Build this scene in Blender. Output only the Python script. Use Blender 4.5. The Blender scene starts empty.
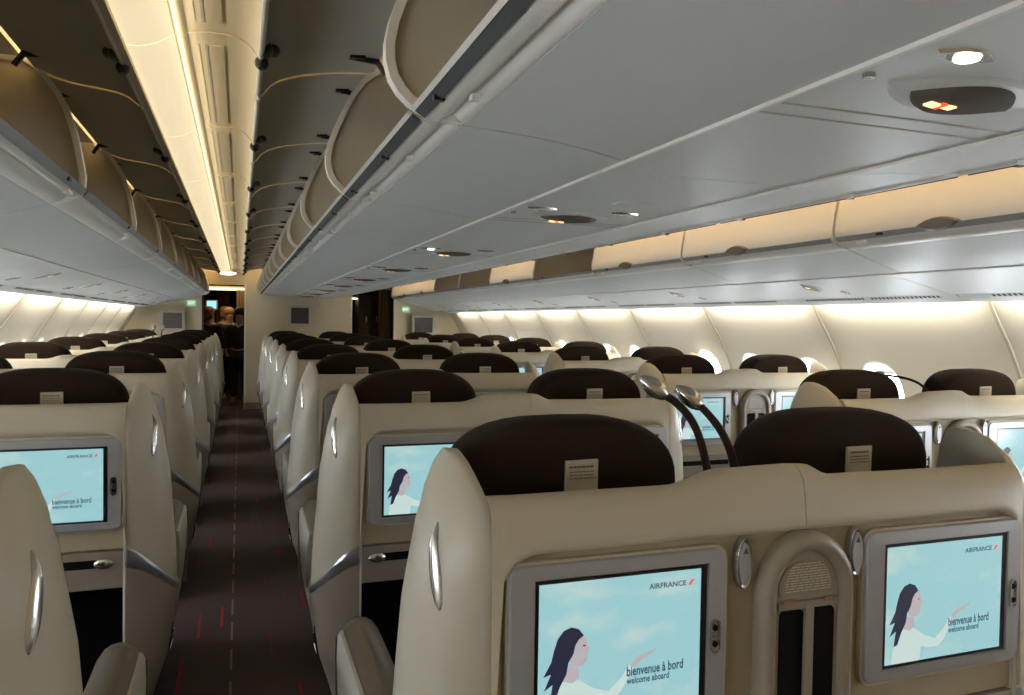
import bpy, math, random
from math import sin, cos, pi, radians, sqrt, atan2
from mathutils import Vector, Matrix

random.seed(7)
S = bpy.context.scene
COL = S.collection
H = 1.40                                    # eye height; many heights below are written as H + offset

# ------------------------------------------------------------------ camera
def setup_camera():
    yaw, pit, rol = radians(19.56), radians(1.50), radians(0.90)
    cd = bpy.data.cameras.new('camera')
    cd.sensor_width = 36.0
    cd.lens = 766.6 / 1024 * 36.0
    cd.shift_y = -6.0 / 1024
    cd.clip_start = 0.02
    cam = bpy.data.objects.new('camera', cd)
    COL.objects.link(cam)
    R = Vector((cos(yaw), -sin(yaw), 0))
    F = Vector((sin(yaw) * cos(pit), cos(yaw) * cos(pit), -sin(pit)))
    U = R.cross(F)
    Rc = R * cos(rol) + U * sin(rol)
    Uc = U * cos(rol) - R * sin(rol)
    m = Matrix((Rc, Uc, -F)).transposed().to_4x4()
    m.translation = (0, 0, H)
    cam.matrix_world = m
    S.camera = cam
setup_camera()

# ------------------------------------------------------------------ world, exposure
w = bpy.data.worlds.new('daylight'); S.world = w; w.use_nodes = True
bg = w.node_tree.nodes['Background']
bg.inputs[0].default_value = (0.93, 0.965, 1.0, 1)
bg.inputs[1].default_value = 19.0
S.view_settings.view_transform = 'Standard'
S.view_settings.look = 'None'
S.view_settings.gamma = 1.0
S.view_settings.use_curve_mapping = False
S.view_settings.exposure = 0.85
S.cycles.max_bounces = 8
S.cycles.diffuse_bounces = 5
S.cycles.sample_clamp_indirect = 4.0
S.cycles.use_denoising = True
S.cycles.caustics_reflective = False
S.cycles.caustics_refractive = False

XC = 0.938                                   # centre line of the cabin
XM = 2 * XC
YB = 12.35                                   # forward bulkhead
YR = -1.6                                    # end of the built cabin behind the camera
WASH_E, COVE_E, ABOVE_E = 3.2, 4.2, 34.0

def area_light(name, loc, sx, sy, power, color, direction):
    ld = bpy.data.lights.new(name, 'AREA'); ld.shape = 'RECTANGLE'
    ld.size = sx; ld.size_y = sy; ld.energy = power; ld.color = color
    o = bpy.data.objects.new(name, ld); COL.objects.link(o)
    o.location = loc
    o.rotation_euler = Vector(direction).to_track_quat('-Z', 'Y').to_euler()
    return o
def wash_lights():
    # fluorescent tubes above the side walls, tucked behind the bin edge (long side along the cabin)
    for sx in (0, 1):
        x = 3.17 if sx == 0 else XM - 3.17
        d = 1 if sx == 0 else -1
        ld = bpy.data.lights.new('wall_wash_tube', 'AREA'); ld.shape = 'RECTANGLE'
        ld.size = 0.03; ld.size_y = .98; ld.energy = WASH_E; ld.color = (1.0, 0.88, 0.68)
        z = Vector((-d * 0.75, 0, 0.66)).normalized()        # light leaves along -z
        y = Vector((0, 1, 0)); xx = y.cross(z)
        k = -3
        while 2.60 + (k + 1) * 1.155 < YB + .1:
            o = bpy.data.objects.new('wall_wash_tube', ld); COL.objects.link(o)
            m = Matrix((xx, y, z)).transposed().to_4x4(); m.translation = (x, 2.60 + (k + .5) * 1.155, H + 0.165)
            o.matrix_world = m; k += 1
wash_lights()
def cove_lights():
    # lamps inside the aisle ceiling channel and above the raised bin doors (long side along the cabin)
    def strip(name, x, z, nx, nz, wd, e, col):
        ld = bpy.data.lights.new(name, 'AREA'); ld.shape = 'RECTANGLE'
        ld.size = wd; ld.size_y = YB - YR - 0.2; ld.energy = e; ld.color = col
        o = bpy.data.objects.new(name, ld); COL.objects.link(o)
        zz = -Vector((nx, 0, nz)).normalized(); y = Vector((0, 1, 0)); xx = y.cross(zz)
        m = Matrix((xx, y, zz)).transposed().to_4x4(); m.translation = (x, (YB + YR) / 2, z); o.matrix_world = m
    for f in (lambda v: v, lambda v: XM - v):
        d = 1 if f(0) == 0 else -1
        strip('channel_tube', f(-.143), H + .648, d * .93, .36, .014, COVE_E, (1.0, .86, .62))
        strip('upper_tube', f(-.30), H + .72, -d * .45, .9, .03, ABOVE_E, (1.0, .74, .40))
        strip('upper_tube', f(.10), H + .75, d * .45, .9, .03, ABOVE_E * .6, (1.0, .80, .50))
cove_lights()

# ------------------------------------------------------------------ materials
def mat(name, col, rough=0.5, metal=0.0, emit=None, estr=0.0, noise=0.0, nscale=30.0, bump=0.0, sheen=0.0, coat=0.0):
    m = bpy.data.materials.new(name); m.use_nodes = True
    nt = m.node_tree; b = nt.nodes['Principled BSDF']
    b.inputs['Base Color'].default_value = (*col, 1)
    b.inputs['Roughness'].default_value = rough
    b.inputs['Metallic'].default_value = metal
    if sheen: b.inputs['Sheen Weight'].default_value = sheen; b.inputs['Sheen Roughness'].default_value = .4
    if coat: b.inputs['Coat Weight'].default_value = coat; b.inputs['Coat Roughness'].default_value = .15
    if emit:
        b.inputs['Emission Color'].default_value = (*emit, 1); b.inputs['Emission Strength'].default_value = estr
    tc = nt.nodes.new('ShaderNodeTexCoord'); nz = nt.nodes.new('ShaderNodeTexNoise')
    nz.inputs['Scale'].default_value = nscale; nz.inputs['Detail'].default_value = 4
    nt.links.new(tc.outputs['Object'], nz.inputs['Vector'])
    if noise:
        mx = nt.nodes.new('ShaderNodeMix'); mx.data_type = 'RGBA'
        mx.inputs[6].default_value = (*[c * (1 - noise) for c in col], 1)
        mx.inputs[7].default_value = (*[min(1, c * (1 + noise)) for c in col], 1)
        nt.links.new(nz.outputs['Fac'], mx.inputs[0]); nt.links.new(mx.outputs[2], b.inputs['Base Color'])
    if bump:
        bp = nt.nodes.new('ShaderNodeBump'); bp.inputs['Strength'].default_value = bump
        bp.inputs['Distance'].default_value = 0.002
        nt.links.new(nz.outputs['Fac'], bp.inputs['Height']); nt.links.new(bp.outputs['Normal'], b.inputs['Normal'])
    return m

def matte(*a, **k):
    m = mat(*a, **k); m.node_tree.nodes['Principled BSDF'].inputs['Specular IOR Level'].default_value = .12; return m
M = {
 'shell':   mat('cream_shell', (.50, .45, .345), .42, noise=.03, nscale=6),
 'wing':    mat('pale_shell', (.52, .49, .41), .38, noise=.03, nscale=6),
 'pale':    mat('pale_arm_panel', (.60, .585, .53), .4, noise=.03, nscale=6),
 'recess':  mat('olive_beige_panel', (.36, .31, .205), .5, noise=.03, nscale=8),
 'taupe':   mat('taupe_plastic', (.235, .20, .165), .5, noise=.04, nscale=8),
 'arch':    mat('brown_grey_plastic', (.27, .235, .185), .38, noise=.03, nscale=8),
 'black':   matte('black_recess', (.004, .0035, .0035), .8),
 'brown':   matte('brown_fabric', (.019, .0112, .0074), .9, noise=.35, nscale=220, bump=.25, sheen=.02),
 'tag':     mat('tag_paper', (.62, .58, .48), .7, noise=.04, nscale=50),
 'tagink':  mat('tag_print', (.16, .14, .12), .7),
 'bezel':   mat('silver_bezel', (.40, .41, .43), .38, metal=.35, noise=.03, nscale=40),
 'chrome':  mat('satin_metal', (.62, .62, .62), .22, metal=.9),
 'strap':   mat('steel_trim', (.42, .45, .50), .28, metal=.85),
 'armtop':  mat('bronze_arm_cap', (.10, .074, .050), .36, metal=.0),
 'binwhite':mat('white_bin_plastic', (.70, .715, .695), .42, noise=.02, nscale=3),
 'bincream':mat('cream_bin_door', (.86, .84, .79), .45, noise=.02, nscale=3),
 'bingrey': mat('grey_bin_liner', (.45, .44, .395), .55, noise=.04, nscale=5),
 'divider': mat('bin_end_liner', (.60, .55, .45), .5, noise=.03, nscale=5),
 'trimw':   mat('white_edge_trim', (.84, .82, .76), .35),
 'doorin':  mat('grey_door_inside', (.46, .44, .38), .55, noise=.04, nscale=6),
 'rubber':  mat('grey_rubber', (.055, .06, .065), .6),
 'dark':    mat('dark_hinge_metal', (.03, .022, .02), .35, metal=.5),
 'cove':    mat('cream_ceiling_panel', (.80, .70, .50), .5, noise=.02, nscale=4),
 'vestglow': mat('vestibule_light_cover', (.9, .85, .7), .5, emit=(1.0, .76, .40), estr=1.5),
 'glow':    mat('light_diffuser', (.9, .85, .7), .5, emit=(1.0, .82, .53), estr=.47),
 'latchgrey': mat('grey_latch', (.16, .14, .12), .4),
 'ceiling': mat('ceiling_cream', (.70, .62, .47), .6, noise=.03, nscale=3),
 'wall':    mat('wall_lining', (.74, .715, .645), .5, noise=.02, nscale=3),
 'seam':    mat('seam_trim', (.52, .49, .42), .5),
 'reveal':  mat('window_reveal', (.80, .80, .78), .4),
 'shade':   mat('window_shade', (.62, .62, .58), .45),
 'bulk':    mat('bulkhead_lining', (.66, .585, .42), .6, noise=.03, nscale=3),
 'sign':    matte('tinted_sign_lens', (.115, .098, .078), .8),
 'signon':  mat('lit_symbol', (.9, .8, .5), .5, emit=(1.0, .66, .26), estr=1.0),
 'signred': mat('lit_symbol_red', (.8, .1, .05), .5, emit=(1.0, .04, .02), estr=1.0),
 'lampon':  mat('lit_reading_lamp', (1, 1, .9), .4, emit=(1.0, .93, .72), estr=5.0),
 'domeglow': mat('dome_light_cover', (.9, .9, .85), .4, emit=(1.0, .90, .78), estr=2.2),
 'lens':    mat('lamp_glass', (.45, .45, .43), .15),
 'monframe':mat('grey_monitor_frame', (.55, .52, .46), .45),
 'monoff':  mat('monitor_glass_off', (.045, .042, .05), .18, coat=.4),
 'curtain': mat('brown_curtain', (.30, .19, .10), .85, noise=.15, nscale=20),
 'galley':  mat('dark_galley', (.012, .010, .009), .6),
 'wood':    mat('brown_galley_panel', (.07, .045, .025), .5, noise=.2, nscale=10),
 'exit':    mat('exit_green', (.25, .5, .35), .5, emit=(.42, .75, .52), estr=.28),
 'exitw':   mat('exit_white', (.9, 1, .9), .5, emit=(.9, 1, .9), estr=.5),
 'suit':    mat('dark_uniform', (.008, .008, .011), .8, noise=.2, nscale=40),
 'skin':    mat('skin', (.42, .25, .17), .55),
 'hair_b':  mat('blond_hair', (.32, .17, .07), .6), 'hair_r': mat('auburn_hair', (.20, .07, .03), .6), 'hair_d': mat('dark_hair', (.02, .014, .01), .6),
 'collar':  mat('white_collar', (.7, .7, .72), .7),
 'scr_off': mat('screen_border', (.004, .004, .006), .3),
 'hairs':   mat('picture_hair', (.01, .01, .012), .5, emit=(.008, .009, .022), estr=1.0),
 'face':    mat('picture_skin', (.05, .05, .05), .5, emit=(.25, .225, .235), estr=1.0),
 'jumper':  mat('picture_jumper', (.05, .05, .05), .5, emit=(.30, .375, .355), estr=1.0),
 'navy':    mat('picture_navy', (.01, .02, .03), .5, emit=(.010, .034, .058), estr=1.0),
 'red':     mat('picture_red', (.5, .05, .05), .5, emit=(.40, .03, .03), estr=1.0),
 'blueglow':mat('galley_screen_on', (.1, .3, .6), .4, emit=(.12, .4, .85), estr=1.6),
}
def screen_mat():
    m = bpy.data.materials.new('welcome_picture_sky'); m.use_nodes = True
    nt = m.node_tree; b = nt.nodes['Principled BSDF']
    b.inputs['Base Color'].default_value = (.02, .02, .02, 1); b.inputs['Roughness'].default_value = .25
    tc = nt.nodes.new('ShaderNodeTexCoord')
    mp = nt.nodes.new('ShaderNodeMapping'); mp.inputs['Scale'].default_value = (8, 8, 15)
    nz = nt.nodes.new('ShaderNodeTexNoise'); nz.inputs['Scale'].default_value = 1.0; nz.inputs['Detail'].default_value = 3
    sp = nt.nodes.new('ShaderNodeSeparateXYZ')
    mr = nt.nodes.new('ShaderNodeMapRange'); mr.inputs[1].default_value = 0.0; mr.inputs[2].default_value = .226
    mx = nt.nodes.new('ShaderNodeMix'); mx.data_type = 'RGBA'
    mx.inputs[6].default_value = (.27, .40, .375, 1); mx.inputs[7].default_value = (.20, .365, .385, 1)
    cr = nt.nodes.new('ShaderNodeMapRange'); cr.inputs[1].default_value = .52; cr.inputs[2].default_value = .72; cr.inputs[4].default_value = .75
    m2 = nt.nodes.new('ShaderNodeMix'); m2.data_type = 'RGBA'; m2.inputs[7].default_value = (.35, .42, .385, 1)
    L = nt.links.new
    L(tc.outputs['Object'], mp.inputs['Vector']); L(mp.outputs['Vector'], nz.inputs['Vector'])
    L(tc.outputs['Object'], sp.inputs['Vector']); L(sp.outputs['Z'], mr.inputs[0]); L(mr.outputs[0], mx.inputs[0])
    L(nz.outputs['Fac'], cr.inputs[0]); L(cr.outputs[0], m2.inputs[0]); L(mx.outputs[2], m2.inputs[6])
    L(m2.outputs[2], b.inputs['Emission Color']); b.inputs['Emission Strength'].default_value = .88
    return m
M['screen'] = screen_mat()
def gap_light_mat():  # translucent stand-in for warm light leaking between the raised doors
    m = bpy.data.materials.new('translucent_edge_seal'); m.use_nodes = True
    nt = m.node_tree; nt.nodes.clear()
    out = nt.nodes.new('ShaderNodeOutputMaterial'); d = nt.nodes.new('ShaderNodeBsdfDiffuse'); t = nt.nodes.new('ShaderNodeBsdfTranslucent'); x = nt.nodes.new('ShaderNodeMixShader')
    d.inputs[0].default_value = (.85, .80, .68, 1); t.inputs[0].default_value = (.95, .88, .72, 1); x.inputs[0].default_value = .6
    nt.links.new(d.outputs[0], x.inputs[1]); nt.links.new(t.outputs[0], x.inputs[2]); nt.links.new(x.outputs[0], out.inputs[0])
    return m
M['edgeseal'] = gap_light_mat()
def carpet_mat():
    m = mat('brown_carpet', (.062, .040, .038), .95, noise=.3, nscale=300, bump=.5)
    return m
M['carpet'] = carpet_mat()
M['cred'] = mat('carpet_red_thread', (.30, .012, .020), .95)
M['cpale'] = mat('carpet_pale_thread', (.20, .17, .12), .9)

# ------------------------------------------------------------------ mesh helpers
class MB:
    def __init__(s): s.v = []; s.f = []; s.m = []; s.mats = []
    def mi(s, k):
        if k not in s.mats: s.mats.append(k)
        return s.mats.index(k)
    def add(s, vs, fs, k):
        o = len(s.v); s.v += [tuple(p) for p in vs]; i = s.mi(k)
        for f in fs: s.f.append([a + o for a in f]); s.m.append(i)
        return s
    def box(s, a, b, k):
        (x0, y0, z0), (x1, y1, z1) = a, b
        if x0 > x1: x0, x1 = x1, x0
        if y0 > y1: y0, y1 = y1, y0
        if z0 > z1: z0, z1 = z1, z0
        v = [(x0,y0,z0),(x1,y0,z0),(x1,y1,z0),(x0,y1,z0),(x0,y0,z1),(x1,y0,z1),(x1,y1,z1),(x0,y1,z1)]
        return s.add(v, [(3,2,1,0),(4,5,6,7),(0,1,5,4),(1,2,6,5),(2,3,7,6),(3,0,4,7)], k)
    def loft(s, rings, k, cap=True, closed=True):
        n = len(rings[0]); vs = [p for r in rings for p in r]; fs = []
        for i in range(len(rings) - 1):
            for j in range(n if closed else n - 1):
                a = i * n + j; b = i * n + (j + 1) % n
                fs.append((a, b, b + n, a + n))
        if cap:
            fs.append(tuple(range(n - 1, -1, -1))); fs.append(tuple(range((len(rings) - 1) * n, len(rings) * n)))
        return s.add(vs, fs, k)
    def prism(s, poly, fn0, fn1, k):
        return s.loft([[fn0(p) for p in poly], [fn1(p) for p in poly]], k)
    def yprism(s, poly, y0, y1, k):      # poly of (x, z)
        return s.prism(poly, lambda p: (p[0], y0, p[1]), lambda p: (p[0], y1, p[1]), k)
    def sheet(s, line, t, y0, y1, k, ny=1):   # open (x,z) polyline thickened to the left, swept along y
        off = []
        for i, p in enumerate(line):
            a = line[max(0, i - 1)]; b = line[min(len(line) - 1, i + 1)]
            dx, dz = b[0] - a[0], b[1] - a[1]; l = sqrt(dx * dx + dz * dz) or 1
            off.append((p[0] - dz / l * t, p[1] + dx / l * t))
        poly = list(line) + off[::-1]
        return s.yprism(poly, y0, y1, k)
    def tube(s, pts, r, k, seg=10, flat=None):
        pts = [Vector(p) for p in pts]; rings = []
        for i, p in enumerate(pts):
            t = (pts[min(i + 1, len(pts) - 1)] - pts[max(i - 1, 0)]).normalized()
            a = t.cross(Vector((0, 0, 1)));
            if a.length < .1: a = t.cross(Vector((0, 1, 0)))
            a.normalize(); b = t.cross(a)
            rr = r[i] if isinstance(r, (list, tuple)) else r
            rb = rr * (flat or 1)
            rings.append([p + a * cos(2 * pi * j / seg) * rr + b * sin(2 * pi * j / seg) * rb for j in range(seg)])
        return s.loft(rings, k)
    def ball(s, c, r, k, n=12, mrot=None):
        rings = []
        for i in range(1, n):
            th = pi * i / n
            rings.append([(c[0] + r[0] * sin(th) * cos(2 * pi * j / (2 * n)), c[1] + r[1] * sin(th) * sin(2 * pi * j / (2 * n)), c[2] - r[2] * cos(th)) for j in range(2 * n)])
        return s.loft(rings, k)
    def mirror(s, x):
        s.v = [(2 * x - p[0], p[1], p[2]) for p in s.v]; s.f = [f[::-1] for f in s.f]; return s
    def shift(s, dx=0, dy=0, dz=0):
        s.v = [(p[0] + dx, p[1] + dy, p[2] + dz) for p in s.v]; return s
    def build(s, name, parent=None, ang=35, bevel=0, loc=(0, 0, 0)):
        me = bpy.data.meshes.new(name)
        me.from_pydata(s.v, [], s.f)
        for k in s.mats: me.materials.append(M[k])
        me.polygons.foreach_set('material_index', s.m)
        me.update()
        import bmesh
        bm = bmesh.new(); bm.from_mesh(me); bmesh.ops.recalc_face_normals(bm, faces=bm.faces); bm.to_mesh(me); bm.free()
        me.shade_smooth(); me.set_sharp_from_angle(angle=radians(ang))
        o = bpy.data.objects.new(name, me); COL.objects.link(o); o.location = loc
        if parent: o.parent = parent
        if bevel:
            b = o.modifiers.new('soft_edges', 'BEVEL'); b.width = bevel; b.segments = 2; b.limit_method = 'ANGLE'; b.angle_limit = radians(40)
        return o

def tag(o, label, cat, group=None, kind=None):
    if label: o['label'] = label
    if cat: o['category'] = cat
    if group: o['group'] = group
    if kind: o['kind'] = kind
    return o
def struct(o): o['kind'] = 'structure'; return o
def empty(name, loc=(0, 0, 0)):
    o = bpy.data.objects.new(name, None); COL.objects.link(o); o.location = loc; o.empty_display_size = .1; return o
KIDS = {}
def kids(o):
    return [c for c in bpy.data.objects if c.parent == o]
def tree(o):
    return (o, [tree(c) for c in kids(o)])
def copy_tree(t, parent=None):
    o, ch = t
    c = o.copy(); COL.objects.link(c)
    if parent is not None: c.parent = parent
    for x in ch: copy_tree(x, c)
    return c
def rrect(x0, x1, z0, z1, r, n=5):
    out = []
    for cx, cz, a0 in ((x1 - r, z0 + r, -90), (x1 - r, z1 - r, 0), (x0 + r, z1 - r, 90), (x0 + r, z0 + r, 180)):
        for i in range(n + 1):
            a = radians(a0 + 90 * i / n); out.append((cx + r * cos(a), cz + r * sin(a)))
    return out
def lens_poly(hx, hy, n=12):
    p = []
    for i in range(n): t = -1 + 2 * i / n; p.append((hx * t, hy * (1 - t * t)))
    for i in range(n): t = 1 - 2 * i / n; p.append((hx * t, -hy * (1 - t * t)))
    return p
def interp(tab, z):
    tab = sorted(tab)
    if z <= tab[0][0]: return tab[0][1]
    for (a, va), (b, vb) in zip(tab, tab[1:]):
        if z <= b:
            t = (z - a) / (b - a); t = t * t * (3 - 2 * t) * .5 + t * .5
            return va + (vb - va) * t
    return tab[-1][1]
ORD = ['nearest', 'second', 'third', 'fourth', 'fifth', 'sixth', 'seventh', 'eighth', 'ninth', 'tenth', 'eleventh', 'twelfth', 'thirteenth', 'fourteenth', 'fifteenth', 'sixteenth']
def text_mesh(body, size, width=None, bold=.022):
    cu = bpy.data.curves.new('t', 'FONT'); cu.body = body; cu.size = size; cu.resolution_u = 2; cu.offset = size * bold
    ob = bpy.data.objects.new('t', cu); COL.objects.link(ob)
    dg = bpy.context.evaluated_depsgraph_get()
    me = bpy.data.meshes.new_from_object(ob.evaluated_get(dg))
    vs = [(v.co.x, v.co.y) for v in me.vertices]; fs = [tuple(p.vertices) for p in me.polygons]
    bpy.data.objects.remove(ob); bpy.data.meshes.remove(me)
    x0 = min(v[0] for v in vs); x1 = max(v[0] for v in vs)
    k = 1 if width is None else width / (x1 - x0)
    return [((x - x0) * k, y) for x, y in vs], fs

# ------------------------------------------------------------------ floor
def build_floor():
    m = MB(); m.box((-1.55, YR, -.05), (XM + 1.55, 17, 0), 'carpet')
    for ax in (0.035, XM - 0.035):
        y = YR
        while y < YB - .3:
            m.box((ax - .0045 - .06, y, 0), (ax + .0045 - .06, y + .20, .0012), 'cpale'); y += .30
        rnd = random.Random(3)
        for c in (-.25, -.20, -.105, .10, .19, .27):
            y = YR + rnd.random()
            while y < YB - .4:
                l = rnd.choice((.06, .09, .2, .3)) * (1 if abs(c) > .15 else 1.2); wd = rnd.choice((.002, .003, .0055))
                m.box((ax + c - wd, y, 0), (ax + c + wd, y + l, .001), 'cred'); y += l + rnd.uniform(.25, 1.3)
    struct(m.build('floor'))
build_floor()

# ------------------------------------------------------------------ side walls with windows
WALL = [(3.20, H + .33), (3.245, H + .16), (3.30, H + .06), (3.40, H - .09), (3.47, H - .22), (3.525, H - .38), (3.55, H - .58), (3.53, H - .82), (3.45, H - 1.12), (3.36, H - 1.40)]
_W = sorted((z, x) for x, z in WALL)
def wall_pt(s):          # s = height; returns x, on a smooth curve through WALL
    s = max(_W[0][0], min(_W[-1][0], s))
    for i in range(len(_W) - 1):
        if s <= _W[i + 1][0]: break
    (z1, p1), (z2, p2) = _W[i], _W[i + 1]; z0, p0 = _W[max(0, i - 1)]; z3, p3 = _W[min(len(_W) - 1, i + 2)]
    m1 = (p2 - p0) / (z2 - z0); m2 = (p3 - p1) / (z3 - z1); h = z2 - z1; t = (s - z1) / h
    return (2*t**3 - 3*t*t + 1) * p1 + (t**3 - 2*t*t + t) * h * m1 + (3*t*t - 2*t**3) * p2 + (t**3 - t*t) * h * m2
WIN_Z, WIN_HW, WIN_HH = H - .41, .148, .212
def super_loop(hw, hh, n=32, e=2.6):
    out = []
    for i in range(n):
        a = 2 * pi * i / n; c, s_ = cos(a), sin(a)
        out.append((hw * abs(c) ** (2 / e) * (1 if c >= 0 else -1), hh * abs(s_) ** (2 / e) * (1 if s_ >= 0 else -1)))
    return out
FRAME0, FPITCH = 2.60, 1.155
def build_wall(side):
    m = MB()
    z_lo, z_hi = WIN_Z - .30, WIN_Z + .30
    X = (lambda x: x) if side == 'right' else (lambda x: XM - x)
    ys = []
    k = math.ceil((YR - FRAME0) / FPITCH)
    while FRAME0 + k * FPITCH < YB - .3:
        for q in (.28875, .86625):
            y = FRAME0 + k * FPITCH + q
            if y < YB - .25: ys.append(y)
        k += 1
    hw = .28876
    for y in ys:
        rings = []; sq = []
        cs = [(hw, -.30), (hw, .30), (-hw, .30), (-hw, -.30)]
        for q in range(4):
            a, b = cs[q], cs[(q + 1) % 4]
            for i in range(9): sq.append((a[0] + (b[0] - a[0]) * i / 9, a[1] + (b[1] - a[1]) * i / 9))
        hole = []
        for a, b in sq:
            r = 1 / ((abs(a) / WIN_HW) ** 2.6 + (abs(b) / WIN_HH) ** 2.6) ** (1 / 2.6); hole.append((a * r, b * r))
        for r in range(6):
            t = r / 5; ring = []
            for (a, b), (c, d) in zip(hole, sq):
                yy = y + a + (c - a) * t; zz = WIN_Z + b + (d - b) * t
                ring.append((X(wall_pt(zz)), yy, zz))
            rings.append(ring)
        m.loft(rings, 'wall', cap=False)
        # deep reveal
        rr = []
        for dep, sc in ((0, 1), (.018, .93), (.055, .86), (.075, .84)):
            rr.append([(X(wall_pt(WIN_Z + b) + dep), y + a * sc, WIN_Z + b * sc) for a, b in hole])
        m.loft(rr, 'reveal', cap=False)
    # strips above, below and between
    def strip(y0, y1, z0, z1, nz):
        rings = []
        for i in range(nz + 1):
            z = z0 + (z1 - z0) * i / nz; rings.append([(X(wall_pt(z)), y0, z), (X(wall_pt(z)), y1, z)])
        m.loft(rings, 'wall', cap=False, closed=False)
    strip(YR, YB, z_hi, H + .33, 10); strip(YR, YB, 0, z_lo, 12)
    last = YR
    for y in ys + [None]:
        y0 = last; y1 = YB if y is None else y - hw
        if y1 > y0 + .001: strip(y0, y1, z_lo, z_hi, 12)
        if y is not None: last = y + hw
    o = struct(m.build('wall_' + side, ang=50))
    # vertical joint trims
    t = MB(); k = math.ceil((YR - FRAME0) / FPITCH); n = 0
    while FRAME0 + k * FPITCH < YB - .1:
        y = FRAME0 + k * FPITCH; rings = []
        for i in range(19):
            z = H + .30 - i / 18 * 1.3
            x = wall_pt(z)
            rings.append([(X(x + .01), y - .014, z), (X(x - .007), y - .008, z), (X(x - .007), y + .008, z), (X(x + .01), y + .014, z)])
        t.loft(rings, 'seam'); k += 1
    tr = t.build('trim_' + ('1' if side == 'right' else '2')); tr['kind'] = 'structure'
    return ys
ysw = build_wall('right'); build_wall('left')

WN = [0]
def windows():
    g = bpy.data.materials.new('window_pane'); g.use_nodes = True
    nt = g.node_tree; nt.nodes.clear()
    out = nt.nodes.new('ShaderNodeOutputMaterial'); tr = nt.nodes.new('ShaderNodeBsdfTransparent'); gl = nt.nodes.new('ShaderNodeBsdfGlossy')
    gl.inputs['Roughness'].default_value = .05; tr.inputs['Color'].default_value = (.93, .95, .97, 1)
    mx = nt.nodes.new('ShaderNodeMixShader'); mx.inputs[0].default_value = .05
    nt.links.new(tr.outputs[0], mx.inputs[1]); nt.links.new(gl.outputs[0], mx.inputs[2]); nt.links.new(mx.outputs[0], out.inputs[0])
    M['pane'] = g
    for side in (1, -1):
        xw = wall_pt(WIN_Z) if side > 0 else XM - wall_pt(WIN_Z)
        d = side
        m = MB(); lp = super_loop(WIN_HW * .84, WIN_HH * .84); lo = super_loop(WIN_HW * .96, WIN_HH * .96)
        tl = (wall_pt(WIN_Z + .16) - wall_pt(WIN_Z - .16)) / .32 * side
        f = lambda p, dx: (d * dx + tl * p[1], p[0], p[1])
        m.loft([[f(p, .064) for p in lo], [f(p, .080) for p in lo], [f(p, .080) for p in lp], [f(p, .064) for p in lp], [f(p, .064) for p in lo]], 'reveal', cap=False)
        fr = m.build('window_frame')
        p_ = MB(); p_.prism(lp, lambda p: f(p, .070), lambda p: f(p, .074), 'pane'); pane = p_.build('pane', fr)
        s_ = MB()
        top = [q for q in super_loop(WIN_HW * .86, WIN_HH * .86, 48) if q[1] > WIN_HH * .62]
        top.sort(key=lambda q: q[0])
        s_.prism(top, lambda p: f(p, .058), lambda p: f(p, .063), 'shade')
        s_.box((d * .050 + tl * .125, -.03, .122), (d * .060 + tl * .125, .03, .130), 'shade')
        sh = s_.build('window_shade', fr)
        t = tree(fr)
        for i, y in enumerate(ysw):
            o = fr if i == 0 else copy_tree(t)
            WN[0] += 1
            o.name = 'window_%d' % WN[0]; o.location = (xw, y, WIN_Z); struct(o)
windows()

# ------------------------------------------------------------------ ceiling skins and rear wall
def shell():
    m = MB()
    m.box((-1.40, YR, H + .86), (XM + 1.40, 17, H + .90), 'ceiling')
    struct(m.build('ceiling'))
    for s, n in ((0, 'right'), (1, 'left')):
        m = MB()
        m.box((3.20, YR, H + .32), (3.24, YB, H + .87), 'ceiling')
        if s: m.mirror(XC)
        o = m.build('trim_%d' % (3 + s)); struct(o)
    m = MB(); m.box((-1.75, YR - .05, 0), (XM + 1.75, YR, H + .9), 'bulk'); struct(m.build('wall_back'))
shell()

# ------------------------------------------------------------------ overhead bins
def rnd_line(pts, n=3):
    for _ in range(n - 1):
        q = [pts[0]]
        for a, b in zip(pts, pts[1:]):
            q += [(a[0] * .75 + b[0] * .25, a[1] * .75 + b[1] * .25), (a[0] * .25 + b[0] * .75, a[1] * .25 + b[1] * .75)]
        q.append(pts[-1]); pts = q
    return pts
C_RIM = rnd_line([(.40, H + .745), (.375, H + .735), (.32, H + .69), (.262, H + .575), (.232, H + .49), (.233, H + .425), (.262, H + .38), (.31, H + .355), (.365, H + .35)], 2)
S_RIM = rnd_line([(2.46, H + .73), (2.42, H + .71), (2.355, H + .62), (2.325, H + .53), (2.31, H + .45), (2.30, H + .385), (2.315, H + .345), (2.345, H + .325), (2.39, H + .32)], 2)
C_DOOR = rnd_line([(.365, H + .725), (.30, H + .722), (.235, H + .712), (.15, H + .695), (.085, H + .668), (.052, H + .625)], 2)
S_DOOR = rnd_line([(2.43, H + .70), (2.36, H + .675), (2.27, H + .665), (2.20, H + .655), (2.16, H + .625)], 2)

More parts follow.
